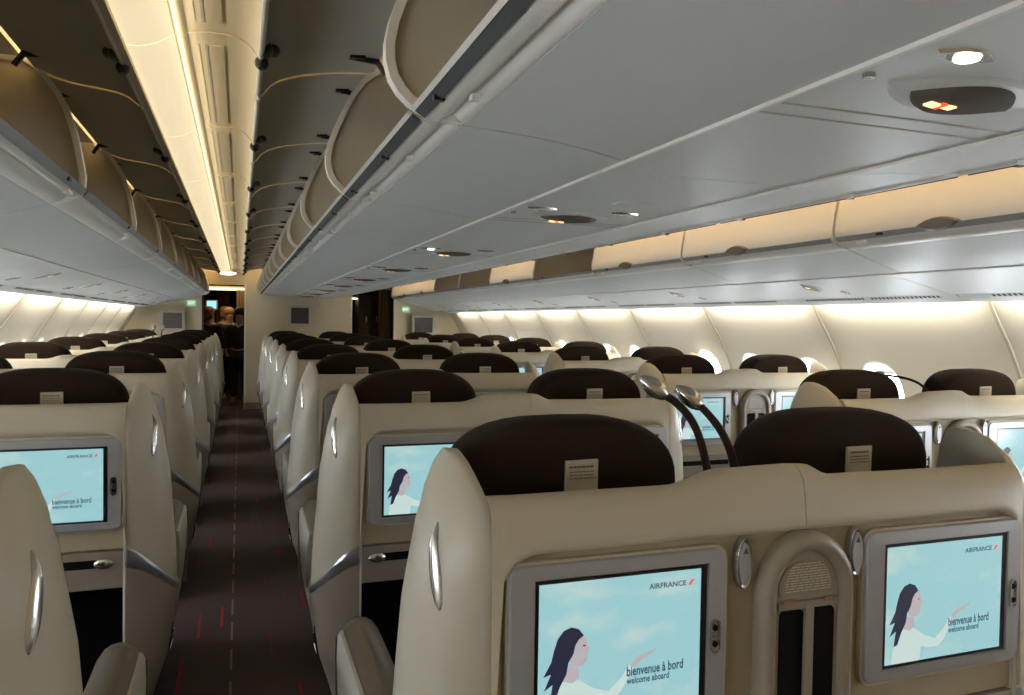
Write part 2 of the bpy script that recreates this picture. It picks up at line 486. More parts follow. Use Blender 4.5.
def offset_in(line, t, back_x):
    out = []
    for i, p in enumerate(line):
        a = line[max(0, i - 1)]; b = line[min(len(line) - 1, i + 1)]
        dx, dz = b[0] - a[0], b[1] - a[1]; l = sqrt(dx * dx + dz * dz) or 1
        out.append((p[0] - dz / l * t, p[1] + dx / l * t))
    return out
def make_bin(kind, L, is_open, mirror):
    """kind 'c' back-to-back bin over the middle seats, 's' bin over the window seats; opening faces -x, y runs 0..L"""
    rim, door, back = (C_RIM, C_DOOR, XC - .006) if kind == 'c' else (S_RIM, S_DOOR, 3.15)
    topz = rim[0][1]; lx, lz = rim[-1]
    root = empty('overhead_bin')
    def B(m, name, parent=root, **k):
        if mirror: m.mirror(XC)
        return m.build(name, parent, **k)
    # body: floor, back, roof
    m = MB()
    fz = lz + .025
    bz = H + (.335 if kind == 'c' else .19)
    fz2 = bz + .012
    fz1 = fz if kind == 'c' else fz + .0
    poly_floor = [(lx, fz1 - .012), (lx, fz1), (back, max(fz2, fz1 - .0) if kind == 'c' else fz1), (back, (max(fz2, fz1) if kind == 'c' else fz1) - .012)]
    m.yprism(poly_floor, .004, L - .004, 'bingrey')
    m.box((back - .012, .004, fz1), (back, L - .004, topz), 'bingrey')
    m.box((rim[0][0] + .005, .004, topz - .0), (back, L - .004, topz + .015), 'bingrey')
    B(m, 'body')
    # far and near end panels with pale edge
    for y0, y1, nm in ((L - .014, L - .003, 'end_panel'),):
        m = MB(); inner = offset_in(rim, -.006 if False else .004, back)
        poly = rim + [(back, lz + .02), (back, topz)]
        m.yprism(poly, y0, y1, 'divider')
        ep = B(m, nm, ang=20)
        m = MB(); n = len(rim)
        o1 = offset_in(rim, -.002 if is_open else .002, 0); o2 = offset_in(rim, .014, 0)
        rings = []
        for a, b in zip(o1, o2):
            rings.append([(a[0], y0 - (.014 if is_open else -.006), a[1]), (a[0], y1 + .002, a[1]), (b[0], y1 + .002, b[1]), (b[0], y0 - (.014 if is_open else -.006), b[1])])
        m.loft(rings, 'trimw' if is_open else 'latchgrey'); B(m, 'edge_trim', ep, ang=50)
    # lip rail with rubber seal along the opening
    m = MB()
    if kind == 'c':
        lip = [(.262, H + .384), (.285, H + .364), (.302, H + .356)]
        m.sheet([(.286, H + .3655), (.303, H + .3545)], -.004, .01, L - .02, 'rubber')
        m.sheet([(.279, H + .371), (.286, H + .366)], -.006, .01, L - .02, 'trimw')
        m.sheet(rnd_line([(.302, H + .3545), (.318, H + .350), (.332, H + .352), (.350, H + .362), (.360, H + .352), (.369, H + .349), (.378, H + .352)], 2), .012, .004, L - .004, 'trimw')
    else:
        m.sheet([(2.300, H + .366), (2.306, H + .357), (2.316, H + .348)], -.003, .01, L - .02, 'bezel')
        m.sheet(rnd_line([(2.314, H + .349), (2.330, H + .337), (2.345, H + .345), (2.355, H + .333), (2.375, H + .322), (2.40, H + .319)], 2), .010, .004, L - .004, 'trimw')
    B(m, 'lip_rail', ang=60)
    # rounded underside panel
    m = MB()
    if kind == 'c':
        ln = rnd_line([(.376, H + .350), (.42, H + .349), (.52, H + .343), (.62, H + .330), (.700, H + .315)], 2)
    else:
        ln = rnd_line([(2.398, H + .318), (2.44, H + .305), (2.54, H + .272), (2.62, H + .25), (2.68, H + .235)], 2)
    m.sheet(ln, .012, .003, L - .003, 'binwhite')
    B(m, 'bottom_panel', ang=60)
    if kind == 'c':
        for yy in (.30 * L, .80 * L):
            m = MB(); m.box((.336, yy, H + .343), (.350, yy + .018, H + .352), 'trimw'); B(m, 'push_button')
            m = MB(); m.box((.288, yy + .05, H + .350), (.306, yy + .062, H + .362), 'dark'); B(m, 'striker')
    else:
        for yy in (.86 * L,):
            m = MB(); m.box((2.318, yy, H + .332), (2.334, yy + .05, H + .342), 'trimw'); B(m, 'push_button')
            m = MB(); m.box((2.298, yy - .1, H + .352), (2.312, yy - .07, H + .362), 'dark'); B(m, 'striker')
    if is_open:
        # raised door, hanging from hinges below the ceiling
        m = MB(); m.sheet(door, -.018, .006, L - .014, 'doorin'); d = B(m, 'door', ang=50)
        m = MB()
        o1 = offset_in(door, .004, 0); o2 = offset_in(door, -.020, 0)
        rings = [[(a[0], L - .014, a[1]), (a[0], L - .006, a[1]), (b[0], L - .006, b[1]), (b[0], L - .014, b[1])] for a, b in zip(o1, o2)]
        m.loft(rings, 'edgeseal'); B(m, 'door_edge', d, ang=50)  # added strip that passes light from above, imitating a glowing door gap
        ex, ez = door[-1]
        m = MB(); m.tube([(ex - .008, .012, ez - .002), (ex - .008, L - .022, ez - .002)], .007, 'trimw', 8); B(m, 'door_rail', d)
        for yy in (.60 * L,):
            m = MB(); m.ball((ex + .004, yy, ez + .004), (.016, .045, .014), 'dark', 6); m.ball((ex - .006, yy + .05, ez - .010), (.017, .022, .017), 'dark', 6)
            m.ball((ex + .02, yy + .02, ez + .012), (.016, .035, .012), 'dark', 6); B(m, 'door_latch', d)
        hx, hz = door[0]
        for yy in (.18 * L, .84 * L):
            m = MB()
            m.tube([(hx + .012, yy, hz - .045), (hx - .01, yy, hz - .012), (hx - .07, yy, hz - .010)], [.008, .009, .006], 'dark', 6)
            m.box((hx - .085, yy - .012, hz - .012), (hx - .045, yy + .012, hz - .002), 'dark')
            B(m, 'hinge_arm')
    else:
        m = MB()
        dl = rim[:-3]
        m.sheet(dl, .014, .004, L - .004, 'bincream'); d = B(m, 'door', ang=60)
        m = MB()
        cy, cz = L * .56, H + .366
        pl = lens_poly(.095, .024, 10)
        x0 = 2.300
        m.prism(pl, lambda p: (x0 + .004 - p[1] * .2, cy + p[0], cz + p[1]), lambda p: (x0 - .010 - p[1] * .2 + .0, cy + p[0] * .85, cz + p[1] * .8), 'latchgrey')
        B(m, 'latch_handle', d)
    return root

CB0, CBP = 1.34, .965
def place_bins():
    # middle bins, both aisles
    for side in (0, 1):
        proto = make_bin('c', CBP, True, side == 1); t = tree(proto); n = 0
        k = -2
        while CB0 + k * CBP < YB - .3:
            y = CB0 + k * CBP - CBP * 0
            if y + CBP > YB + .02:
                break
            o = proto if n == 0 else copy_tree(t)
            o.location = (0, y, 0)
            nm = 'left' if side == 0 else 'right'
            lab = ('open overhead bin over the middle seats, %s aisle side, %s along the row' % (nm, ORD[n] if n else 'closest'))
            tag(o, lab, 'overhead bin', 'overhead bins above the middle seats, %s aisle side' % nm); n += 1; k += 1
    # window bins; left ones all open, right ones closed but for three
    for side in ('right', 'left'):
        po = make_bin('s', FPITCH, True, side == 'left'); to = tree(po)
        pc = make_bin('s', FPITCH, False, False) if side == 'right' else None; tc = tree(pc) if pc else None
        uo = uc = False; n = 0
        for k in range(-4, 9):
            y = 2.55 + k * FPITCH
            if y + FPITCH > YB + .05: break
            op = side == 'left' or k in (2, 4, 5)
            if op:
                o = po if not uo else copy_tree(to); uo = True
            else:
                o = pc if not uc else copy_tree(tc); uc = True
            o.location = (0, y, 0)
            tag(o, '%s overhead bin above the %s window seats, %s along the row' % ('open grey' if op else 'closed cream', side, ORD[n] if n else 'closest'),
                'overhead bin', 'overhead bins above the %s window seats' % side); n += 1
place_bins()
CE = CB0 - 2 * CBP; 
def end_fillers():
    # short closing pieces between the last bins and the bulkhead
    m = MB(); y0 = CB0 + int((YB - CB0) // CBP) * CBP
    poly = C_RIM + [(.70, H + .315), (XM - .70, H + .315)] + [(XM - x, z) for x, z in C_RIM[::-1]]
    if YB - y0 > .02: m.yprism(poly, y0 + .002, YB, 'binwhite'); struct(m.build('trim_5'))
    y0 = 2.55 + int((YB + .05 - 2.55) // FPITCH) * FPITCH
    for s in (0, 1):
        if YB - y0 > .02:
            m = MB(); poly = S_RIM + [(2.68, H + .235), (3.15, H + .235), (3.15, H + .73)]
            m.yprism(poly, y0 + .002, YB, 'bincream' if s == 0 else 'binwhite')
            if s: m.mirror(XC)
            struct(m.build('trim_%d' % (6 + s)))
end_fillers()

# ------------------------------------------------------------------ passenger service panels
def oval_lamp(m, x, y, z, on, sc=1.0):
    pl = lens_poly(.046 * sc, .018 * sc, 8)
    m.prism(pl, lambda p: (x + p[0], y + p[1], z + .002), lambda p: (x + p[0] * .9, y + p[1] * .9, z - .004), 'chrome')
    c = [(cos(2 * pi * i / 14) * .017 * sc, sin(2 * pi * i / 14) * .015 * sc) for i in range(14)]
    m.prism(c, lambda p: (x + p[0], y + p[1], z - .002), lambda p: (x + p[0] * .85, y + p[1] * .85, z - .007), 'lampon' if on else 'lens')
def make_psu_centre(L, on):
    root = empty('service_panel')
    m = MB(); z = H + .315
    m.box((.703, 0.002, z), (XM - .703, L - .002, z + .02), 'binwhite')
    for x in (.703, XM - .703):
        m.box((x - .004, .002, z - .006), (x + .004, L - .002, z + .004), 'trimw')
    # shallow pressed ribs across the panel
    for yy in (.12, .17):
        m.box((.72, L * .5 + yy, z - .0015), (XM - .72, L * .5 + yy + .006, z + .001), 'seam')
    m.box((XC - .03 + .02, L * .5 - .30, z - .001), (XC + .10, L * .5 - .26, z + .001), 'binwhite')
    m.build('panel', root, bevel=.001)
    m = MB(); cx, cy = .915, L * .5
    m.prism(lens_poly(.135, .074), lambda p: (cx + p[0], cy + p[1], z + .002), lambda p: (cx + p[0] * .85, cy + p[1] * .85, z - .006), 'binwhite')
    fr = m.build('sign_frame', root)
    m = MB(); lp = lens_poly(.092, .054)
    m.loft([[(cx + p[0] * k_, cy + p[1] * k_, z - d_) for p in lp] for k_, d_ in ((1, .003), (.97, .009), (.85, .0145), (.6, .0185), (.25, .020))], 'sign'); m.build('sign_lens', fr, ang=60)
    m = MB()
    for a, b, mk in ((-.062, -.046, 'signon'), (-.036, -.018, 'signon'), (-.045, -.037, 'signred')):
        e = .010 if mk == 'signred' else .007
        m.loft([[(cx + a, cy - e, zz - .001), (cx + b, cy - e, zz - .003), (cx + b, cy + e, zz - .003), (cx + a, cy + e, zz - .001)] for zz in (z - .0165, z - .019)], mk)
    m.build('lit_symbols', fr)
    for x, o_ in ((.785, on), (1.04, False)):
        m = MB(); oval_lamp(m, x, cy - .115, z, o_); m.build('reading_light', root)
    for x in (.735,):
        m = MB(); m.tube([(x, cy - .02, z - .006), (x, cy - .02, z + .002)], .008, 'chrome', 10); m.build('air_nozzle', root)
    return root
def make_psu_side(L, mirror):
    root = empty('service_panel')
    def P(t, dn=0):   # along the sloping panel, dn = distance below it
        return (2.683 + .367 * t, H + .234 - .079 * t - dn)
    def pt(p, dn, tc, cy):     # lens coordinates -> panel
        x, z = P(tc + p[0] / .375, dn); return (x, cy + p[1], z)
    def B(m, n, par=root):
        if mirror: m.mirror(XC)
        return m.build(n, par)
    m = MB(); m.sheet([P(0), P(1)], .012, .002, L - .002, 'binwhite')
    a = P(-.005, .004); b = P(.02, .001); m.box((a[0], .002, a[1]), (b[0], L - .002, b[1] + .006), 'trimw'); B(m, 'panel')
    cy = L * .5
    m = MB(); m.prism(lens_poly(.075, .048), lambda p: pt(p, -.001, .40, cy), lambda p: pt((p[0] * .92, p[1] * .92), .006, .40, cy), 'binwhite'); fr = B(m, 'sign_frame')
    m = MB(); m.prism(lens_poly(.060, .034), lambda p: pt(p, 0, .40, cy), lambda p: pt(p, .008, .40, cy), 'arch'); B(m, 'sign_lens', fr)
    m = MB(); m.prism([(-.035, -.008), (-.01, -.008), (-.01, .008), (-.035, .008)], lambda p: pt(p, .007, .40, cy), lambda p: pt(p, .0095, .40, cy), 'signon'); B(m, 'lit_symbols', fr)
    for dy in (-.12,):
        m = MB(); m.prism(lens_poly(.034, .016, 8), lambda p: pt(p, -.001, .72, cy + dy), lambda p: pt(p, .006, .72, cy + dy), 'chrome'); B(m, 'reading_light')
    return root
def place_psu():
    L = 1.312; on = {1: True, 3: True}
    for n in range(11):
        y = .779 + (n - 1) * L - L / 2
        if y + L > YB: break
        o = make_psu_centre(L, on.get(n, False)) if n < 4 else None
        if n == 2: keep = tree(o)
        if o is None: o = copy_tree(keep)
        o.location = (0, y, 0)
        tag(o, 'ceiling service panel over middle seats%s, %s' % (' with lit reading light' if n in on else '', (ORD[n] + ' along the row') if n else 'closest to the rear'), 'service panel', 'service panels above the middle seats')
    m = MB(); m.box((.703, y, H + .315), (XM - .703, YB, H + .335), 'binwhite'); struct(m.build('trim_8'))
    L = 1.30
    for side in ('right', 'left'):
        pr = make_psu_side(L, side == 'left'); t = tree(pr)
        for n in range(10):
            y = 3.28 + (n - 3) * L - L / 2
            if y + L > YB: break
            o = pr if n == 0 else copy_tree(t); o.location = (0, y, 0)
            tag(o, 'white sloping service panel over the %s window seats, %s along the row' % (side, ORD[n] if n else 'closest'), 'service panel', 'service panels above the %s window seats' % side)
        m = MB(); m.sheet([(2.683, H + .234), (3.05, H + .155)], .012, y, YB, 'binwhite')
        if side == 'left': m.mirror(XC)
        struct(m.build('trim_%d' % (9 if side == 'right' else 10)))
place_psu()
def grilles():
    for side in (0, 1):
        m0 = None
        for n in range(13):
            y = 2.60 + (n - 4) * FPITCH
            if y + FPITCH > YB + .1: break
            if m0 is None:
                root = empty('air_grille')
                m = MB()
                m.sheet([(3.05, H + .155), (3.075, H + .142), (3.10, H + .130), (3.135, H + .122), (3.15, H + .128), (3.152, H + .15)], .010, .004, FPITCH - .004, 'binwhite')
                if side: m.mirror(XC)
                m.build('housing', root, ang=60)
                for a, b in ((.10, .52), (.56, 1.0)):
                    m = MB()
                    q = int((b - a) / .024)
                    for i in range(q):
                        yy = a + (b - a) * i / q
                        m.yprism([(3.058, H + .1500), (3.074, H + .1415), (3.075, H + .1440), (3.059, H + .1525)], yy, yy + .014, 'rubber')
                    if side: m.mirror(XC)
                    m.build('slot_row', root)
                m0 = tree(root); o = root
            else: o = copy_tree(m0)
            o.location = (0, y, 0)
            tag(o, 'white air grille edge above the %s window wall, %s along the wall' % (('right', 'left')[side], ORD[n] if n else 'closest'), 'air grille', 'air grilles above the %s window wall' % ('right', 'left')[side])
grilles()

# ------------------------------------------------------------------ ceiling light channel
def ceiling_lights():
    L = CBP
    for side in (0, 1):
        root = empty('ceiling_light')
        def B(m, n, **k):
            if side: m.mirror(XC)
            return m.build(n, root, **k)
        m = MB(); m.sheet(rnd_line([(-.258, H + .632), (-.235, H + .628), (-.19, H + .640), (-.150, H + .668)], 2), .006, .002, L - .002, 'glow'); B(m, 'diffuser')
        m = MB()
        m.sheet([(-.150, H + .668), (-.140, H + .660), (-.128, H + .665), (-.120, H + .676)], .006, .002, L - .002, 'cove')
        m.sheet(rnd_line([(-.120, H + .676), (-.05, H + .682), (.0, H + .676), (.030, H + .650), (.046, H + .622)], 2), .006, .002, L - .002, 'cove')
        m.box((-.085, .08, H + .6775), (-.042, L - .08, H + .682), 'cove')
        m.box((-.105, .08, H + .6765), (-.100, L - .08, H + .684), 'cove')
        m.sheet(rnd_line([(-.120, H + .673), (-.05, H + .679), (.0, H + .673), (.030, H + .647), (.044, H + .622)], 2), .006, L - .012, L - .002, 'cove')
        B(m, 'cover_panel', ang=60)
        m = MB(); m.box((-.0865, .08, H + .6765), (-.080, L - .08, H + .680), 'seam'); B(m, 'slot')
        m = MB(); m.box((-.272, .002, H + .618), (-.255, L - .002, H + .66), 'cove'); B(m, 'edge_rail')
        t = tree(root); n = 0
        for k in range(-3, 12):
            y = 2.0 + k * CBP
            if y < YR or y + L > YB + .35: continue
            o = root if n == 0 else copy_tree(t); o.location = (0, y, 0)
            tag(o, 'cream ceiling light panel above the %s aisle, %s along the aisle' % (('left', 'right')[side], ORD[n] if n else 'closest'), 'ceiling light', 'ceiling light panels above the %s aisle' % ('left', 'right')[side]); n += 1
        if side == 0:
            root = empty('dome_light', (-.165, 11.6, H + .62))
            m = MB(); m.ball((0, 0, 0), (.115, .09, .028), 'domeglow', 8); m.build('diffuser', root)
            m = MB(); m.tube([(0, 0, .012), (0, 0, .04)], .12, 'cove', 20); m.build('mount', root)
            tag(root, 'round glowing dome light at the far end of the left aisle ceiling', 'ceiling light')
ceiling_lights()

# ------------------------------------------------------------------ bulkheads and what lies beyond
def bulkheads():
    m = MB(); m.box((.075, YB, 0), (1.67, YB + .05, H + .86), 'bulk')
    m.box((.075, YB - .012, 0), (1.67, YB, .10), 'taupe'); struct(m.build('wall_front_middle'))
    m = MB(); m.box((-1.75, YB, 0), (-.525, YB + .05, H + .86), 'bulk'); m.box((-1.75, YB - .012, 0), (-.525, YB, .10), 'taupe'); struct(m.build('wall_front_left'))
    m = MB(); m.box((2.36, YB, 0), (3.62, YB + .05, H + .86), 'bulk'); m.box((2.36, YB - .012, 0), (3.62, YB, .10), 'taupe'); struct(m.build('wall_front_right'))
    for i, (x0, x1) in enumerate(((-.525, .075), (1.67, 2.36))):
        m = MB(); m.box((x0, YB, H + .49), (x1, YB + .05, H + .86), 'bulk' if i == 0 else 'wood'); struct(m.build('trim_%d' % (11 + i)))
        m = MB()
        for x in (x0, x1): m.box((x - .012, YB - .008, 0), (x + .012, YB + .058, H + .49), 'trimw' if not (i == 0 and x == x0) else 'rubber')
        m.box((x0, YB - .004, H + .485), (x1, YB + .054, H + .495), 'bulk'); struct(m.build('door_%d' % (i + 1)))
    # vestibule
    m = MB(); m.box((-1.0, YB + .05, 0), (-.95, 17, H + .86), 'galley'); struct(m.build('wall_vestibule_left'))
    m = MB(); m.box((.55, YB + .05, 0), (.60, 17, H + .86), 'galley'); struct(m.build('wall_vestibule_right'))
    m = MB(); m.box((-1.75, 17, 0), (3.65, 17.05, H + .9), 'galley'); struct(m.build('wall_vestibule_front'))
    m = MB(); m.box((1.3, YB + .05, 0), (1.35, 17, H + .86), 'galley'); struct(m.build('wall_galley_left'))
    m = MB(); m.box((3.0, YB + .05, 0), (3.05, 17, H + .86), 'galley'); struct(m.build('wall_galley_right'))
bulkheads()
def curtain(name, x0, x1, y, z0, z1, waves, label, matk='curtain', amp=.025):
    m = MB(); n = waves * 8; rings = []
    fr = [(x0 + (x1 - x0) * i / n, y + amp * sin(2 * pi * i / 8)) for i in range(n + 1)]
    loop = fr + [(a, b + .008) for a, b in fr[::-1]]
    m.loft([[(a, b, z) for a, b in loop] for z in (z0, z1)], matk)
    tag(m.build(name, ang=60), label, 'curtain')
curtain('curtain', -.06, .07, YB + 1.5, .005, H + .85, 3, 'gathered brown curtain hanging at the right of the left doorway')
curtain('curtain', -.42, -.18, 15.6, .005, H + .85, 4, 'tan curtain behind the heads of the people in the doorway')
curtain('curtain', 2.14, 2.34, YB + .25, .005, H + .85, 4, 'dark brown curtain at the right side of the right doorway', 'wood')
def extras():
    r = empty('ceiling_light', (-.20, 13.7, H + .47)); m = MB(); m.box((-.35, -.45, -.01), (.35, .45, .0), 'vestglow'); m.build('diffuser', r); m = MB(); m.box((-.38, -.38, 0), (.38, .38, .03), 'cove'); m.build('housing', r)
    tag(r, 'square ceiling light beyond the left doorway', 'ceiling light')
    r = empty('ceiling_light', (1.93, 13.6, H + .36)); m = MB(); m.box((-.10, -.05, -.01), (.10, .05, .0), 'lampon'); m.build('diffuser', r); m = MB(); m.box((-.13, -.08, 0), (.13, .08, .03), 'cove'); m.build('housing', r)
    tag(r, 'small bright light glimpsed through the right doorway', 'ceiling light')
    r = empty('galley_cabinet', (2.05, YB + 1.0, 0)); m = MB()
    m.box((-.12, 0, 0), (.40, .5, H + .42), 'wood'); m.build('body', r)
    for i in range(3):
        d = MB(); d.box((-.115 + i * .17, -.015, .9), (.045 + i * .17, 0, H + .38), 'wood'); dd = d.build('door', r, bevel=.003)
        h = MB(); h.box((.0 + i * .17, -.03, H - .05), (.02 + i * .17, -.015, H + .05), 'chrome'); h.build('handle', dd)
    tag(r, 'dark wood galley cupboard seen through the right doorway', 'cabinet')
    def monitor(name, x0, x1, z0, z1, y, label, arm=True, on=False):
        r = empty(name, ((x0 + x1) / 2, y, z0)); w_ = (x1 - x0) / 2; h_ = z1 - z0
        m = MB(); lo = rrect(-w_, w_, 0, h_, .02); li = rrect(-w_ * .76, w_ * .76, h_ * .16, h_ * .88, .008)
        m.loft([[(a, 0, b) for a, b in lo], [(a, -.045, b) for a, b in lo], [(a, -.05, b) for a, b in li], [(a, -.038, b) for a, b in li]], 'monframe')
        m.build('frame', r)
        m = MB(); m.yprism(li, -.040, -.037, 'blueglow' if on else 'monoff'); m.build('screen', r)
        m = MB(); m.box((-.05, -.002, h_ * .3), (.05, .03, h_ * .7), 'monframe'); m.build('wall_mount', r)
        tag(r, label, 'monitor')
    monitor('wall_monitor', .70, 1.05, H - .14, H + .20, YB - .03, 'grey framed blank monitor on the middle bulkhead wall')
    monitor('wall_monitor', -1.10, -.76, H - .23, H + .09, YB - .03, 'grey framed blank monitor on the left bulkhead wall')
    monitor('wall_monitor', 2.63, 3.02, H - .26, H + .08, YB - .03, 'grey framed blank monitor on the right bulkhead wall')
    monitor('galley_monitor', -.56, -.37, H + .12, H + .29, 14.4, 'small blue glowing screen beyond the left doorway', on=True)
    for x, z, lb in ((-.68, .20, 'green lit exit sign on the left bulkhead beside the doorway'), (2.54, .17, 'green lit exit sign on the right bulkhead beside the doorway')):
        r = empty('exit_sign', (x, YB - .002, H + z)); m = MB(); m.yprism(rrect(-.065, .065, -.045, .045, .01), -.012, 0, 'exit'); m.build('panel', r)
        vs, fs = text_mesh('EXIT', .055, .09); m = MB(); m.add([(a - .045, -.0130, b - .018) for a, b in vs], fs, 'exitw'); m.build('lettering', r)
        tag(r, lb, 'exit sign')
extras()

# ------------------------------------------------------------------ people in the far doorway
def person(x, y, hgt, face, hair, lab, arm=0):
    root = empty('person', (x, y, 0)); root.rotation_euler = (0, 0, face)
    k = hgt / 1.60
    def skin(name, pts, edges, rad, matk, parent, lv=1):
        me = bpy.data.meshes.new(name); me.from_pydata([Vector(p) * k for p in pts], edges, []); me.materials.append(M[matk])
        o = bpy.data.objects.new(name, me); COL.objects.link(o); o.parent = parent
        sk = o.modifiers.new('skin', 'SKIN'); sk.use_smooth_shade = True
        for i, r in enumerate(rad):
            me.skin_vertices[0].data[i].radius = (r[0] * k, r[1] * k) if isinstance(r, tuple) else (r * k, r * k)
        me.skin_vertices[0].data[0].use_root = True
        s = o.modifiers.new('smooth', 'SUBSURF'); s.levels = lv; s.render_levels = lv
        return o
    pts = [(0,0,.86),(0,0,1.0),(0,0,1.16),(0,0,1.29),(0,-.005,1.36),(0,-.015,1.44),(0,-.015,1.54),
           (.15,0,1.28),(.21,.0,1.05),(.21,-.06,.86),(.21,-.08,.76),(-.15,0,1.28),(-.21,.0,1.05),(-.19,-.08,.88),(-.17,-.10,.78),
           (.09,0,.82),(.10,0,.46),(.10,.02,.08),(.10,-.12,.03),(-.09,0,.82),(-.10,0,.46),(-.10,.02,.08),(-.10,-.12,.03)]
    ed = [(0,1),(1,2),(2,3),(3,4),(4,5),(5,6),(3,7),(7,8),(8,9),(9,10),(3,11),(11,12),(12,13),(13,14),(0,15),(15,16),(16,17),(17,18),(0,19),(19,20),(20,21),(21,22)]
    rad = [(.13,.10),(.12,.09),(.13,.09),(.09,.06),.050,(.078,.092),(.062,.075),.055,.042,.032,.036,.055,.042,.032,.036,.085,.055,.038,.036,.085,.055,.038,.036]
    body = skin('body', pts, ed, rad, 'skin', root)
    # jacket and trousers follow the body
    jp = pts[:3] + [(0, 0, 1.315)] + [pts[7], pts[8], (.21,-.055,.88), pts[11], pts[12], (-.19,-.075,.90)]
    je = [(0,1),(1,2),(2,3),(3,4),(4,5),(5,6),(3,7),(7,8),(8,9)]
    skin('jacket', jp, je, [(.165,.125),(.145,.11),(.165,.125),(.150,.115),.080,.060,.048,.080,.060,.048], 'suit', body)
    tp = [pts[0], pts[15], pts[16], (.10,.01,.10), pts[19], pts[20], (-.10,.01,.10)]
    skin('trousers', tp, [(0,1),(1,2),(2,3),(0,4),(4,5),(5,6)], [(.15,.12),.11,.08,.065,.11,.08,.065], 'suit', body)
    m = MB(); m.ball((0, .012 * k, 1.535 * k), (.094 * k, .108 * k, .092 * k), hair, 8)
    m.ball((0, .045 * k, 1.475 * k), (.094 * k, .075 * k, .100 * k), hair, 6); m.build('hair', body)
    m = MB(); m.ball((.030 * k, -.103 * k, 1.50 * k), (.010, .005, .006), 'black', 4); m.ball((-.030 * k, -.103 * k, 1.50 * k), (.010, .005, .006), 'black', 4)
    m.ball((0, -.112 * k, 1.475 * k), (.010, .014, .018), 'skin', 4); m.ball((0, -.100 * k, 1.442 * k), (.020, .006, .005), 'hair_r', 4); m.build('face', body)
    m = MB(); m.tube([(-.045 * k, -.07 * k, 1.335 * k), (0, -.112 * k, 1.28 * k), (.045 * k, -.07 * k, 1.335 * k)], .010, 'collar', 6); m.build('collar', body)
    tag(root, lab, 'person', 'crew standing in the left doorway')
person(-.47, 13.45, 1.555, 2.7, 'hair_r', 'person with auburn hair in dark uniform, leftmost in the doorway')
person(-.26, 14.5, 1.57, 3.5, 'hair_b', 'person with light hair in dark uniform standing deepest in the doorway')
person(-.17, 13.85, 1.55, .35, 'hair_b', 'person with fair hair facing the cabin, middle of the doorway')
person(.0, 13.15, 1.545, -.25, 'hair_d', 'person with black hair in dark uniform, by the right door edge')

# ------------------------------------------------------------------ double seats
XO = [(0.02, -.605), (.10, -.635), (.30, -.690), (.50, -.716), (.62, -.712), (.75, -.702), (.90, -.690), (1.04, -.666), (1.09, -.650), (1.14, -.628), (1.176, -.609)]
YF = [(0.02, .50), (.10, .60), (.30, .72), (.40, .66), (.50, .42), (.60, .34), (.88, .29), (1.07, .24), (1.13, .222), (1.16, .208), (1.172, .196), (1.176, .182)]
YREAR = [(0, 0), (1.05, 0), (1.09, .010), (1.13, .045), (1.16, .090), (1.172, .128), (1.176, .160)]
XIN = [(0, -.575), (1.06, -.575), (1.10, -.579), (1.14, -.588), (1.176, -.597)]
def wing_x(y, z):
    xo = interp(XO, z); yr = interp(YREAR, z); yf = interp(YF, z); xi = interp(XIN, z)
    q = min(.13, (yf - yr) * .7)
    t = min(1, max(0, (y - yr) / q))
    x = xi + (xo - xi) * (1 - (1 - t) ** 2.2) ** .62
    if y > yr + q: x += (.30 if z > .5 else .30 * max(0, (z - .35) / .15)) * (y - yr - q) ** 1.15
    return x
def wing_mesh():
    m = MB(); rings = []
    zs = [.02, .10, .20, .30, .38, .46, .52, .58, .66, .74, .82, .90, .97, 1.04, 1.075, 1.105, 1.13, 1.15, 1.162, 1.169, 1.173, 1.1755, 1.176]
    for z in zs:
        yr = interp(YREAR, z); yf = interp(YF, z); ring = []
        n = 18
        for i in range(n + 1):
            t = (i / n) ** 1.7; y = yr + (yf - yr) * t
            ring.append((wing_x(y, z), y, z))
        xe = ring[-1][0]
        xi = interp(XIN, z); w_ = min(1, (xi + .01 - xe) / .045) if xe < xi else .1; ring.append((xe + .014 * w_, yf + .006, z)); ring.append((xe + .028 * w_, yf - .002, z))
        ring.append((min(xi + .012, xe + .05), yr + (yf - yr) * .55, z)); ring.append((xi + .012, yr + (yf - yr) * .12, z)); ring.append((xi + .010, yr + .004, z))
        rings.append(ring)
    m.loft(rings, 'wing')
    return m
ZTOP = [(-.62, 1.117), (-.575, 1.117), (-.52, 1.116), (-.235, 1.116), (-.13, 1.140), (.0, 1.142), (.04, 1.140), (.10, 1.118), (.30, 1.116), (.52, 1.116), (.575, 1.117), (.62, 1.117)]
def ztop(x):
    for (a, va), (b, vb) in zip(ZTOP, ZTOP[1:]):
        if x <= b:
            t = (x - a) / (b - a); t = t * t * (3 - 2 * t); return va + (vb - va) * t
    return ZTOP[-1][1]
def shell_mesh():
    """rear wall of the shell, flat panel below and a rolled upper edge, x from -.572 to .572"""
    m = MB(); rings = []
    xs = sorted(set([-.572 + 1.144 * i / 40 for i in range(41)] + [-.24, -.14, .06, .115]))
    for x in xs:
        zt = ztop(x)
        prof = [(.012, .66), (.010, .80), (.008, 1.02), (.006, zt - .06), (.010, zt - .02), (.024, zt - .006), (.035, zt - .004), (.06, zt - .010), (.09, zt - .022), (.108, zt - .04), (.112, .9), (.112, .66)]
        rings.append([(x, y, z) for y, z in prof])
    m.loft(rings, 'recess')
    return m
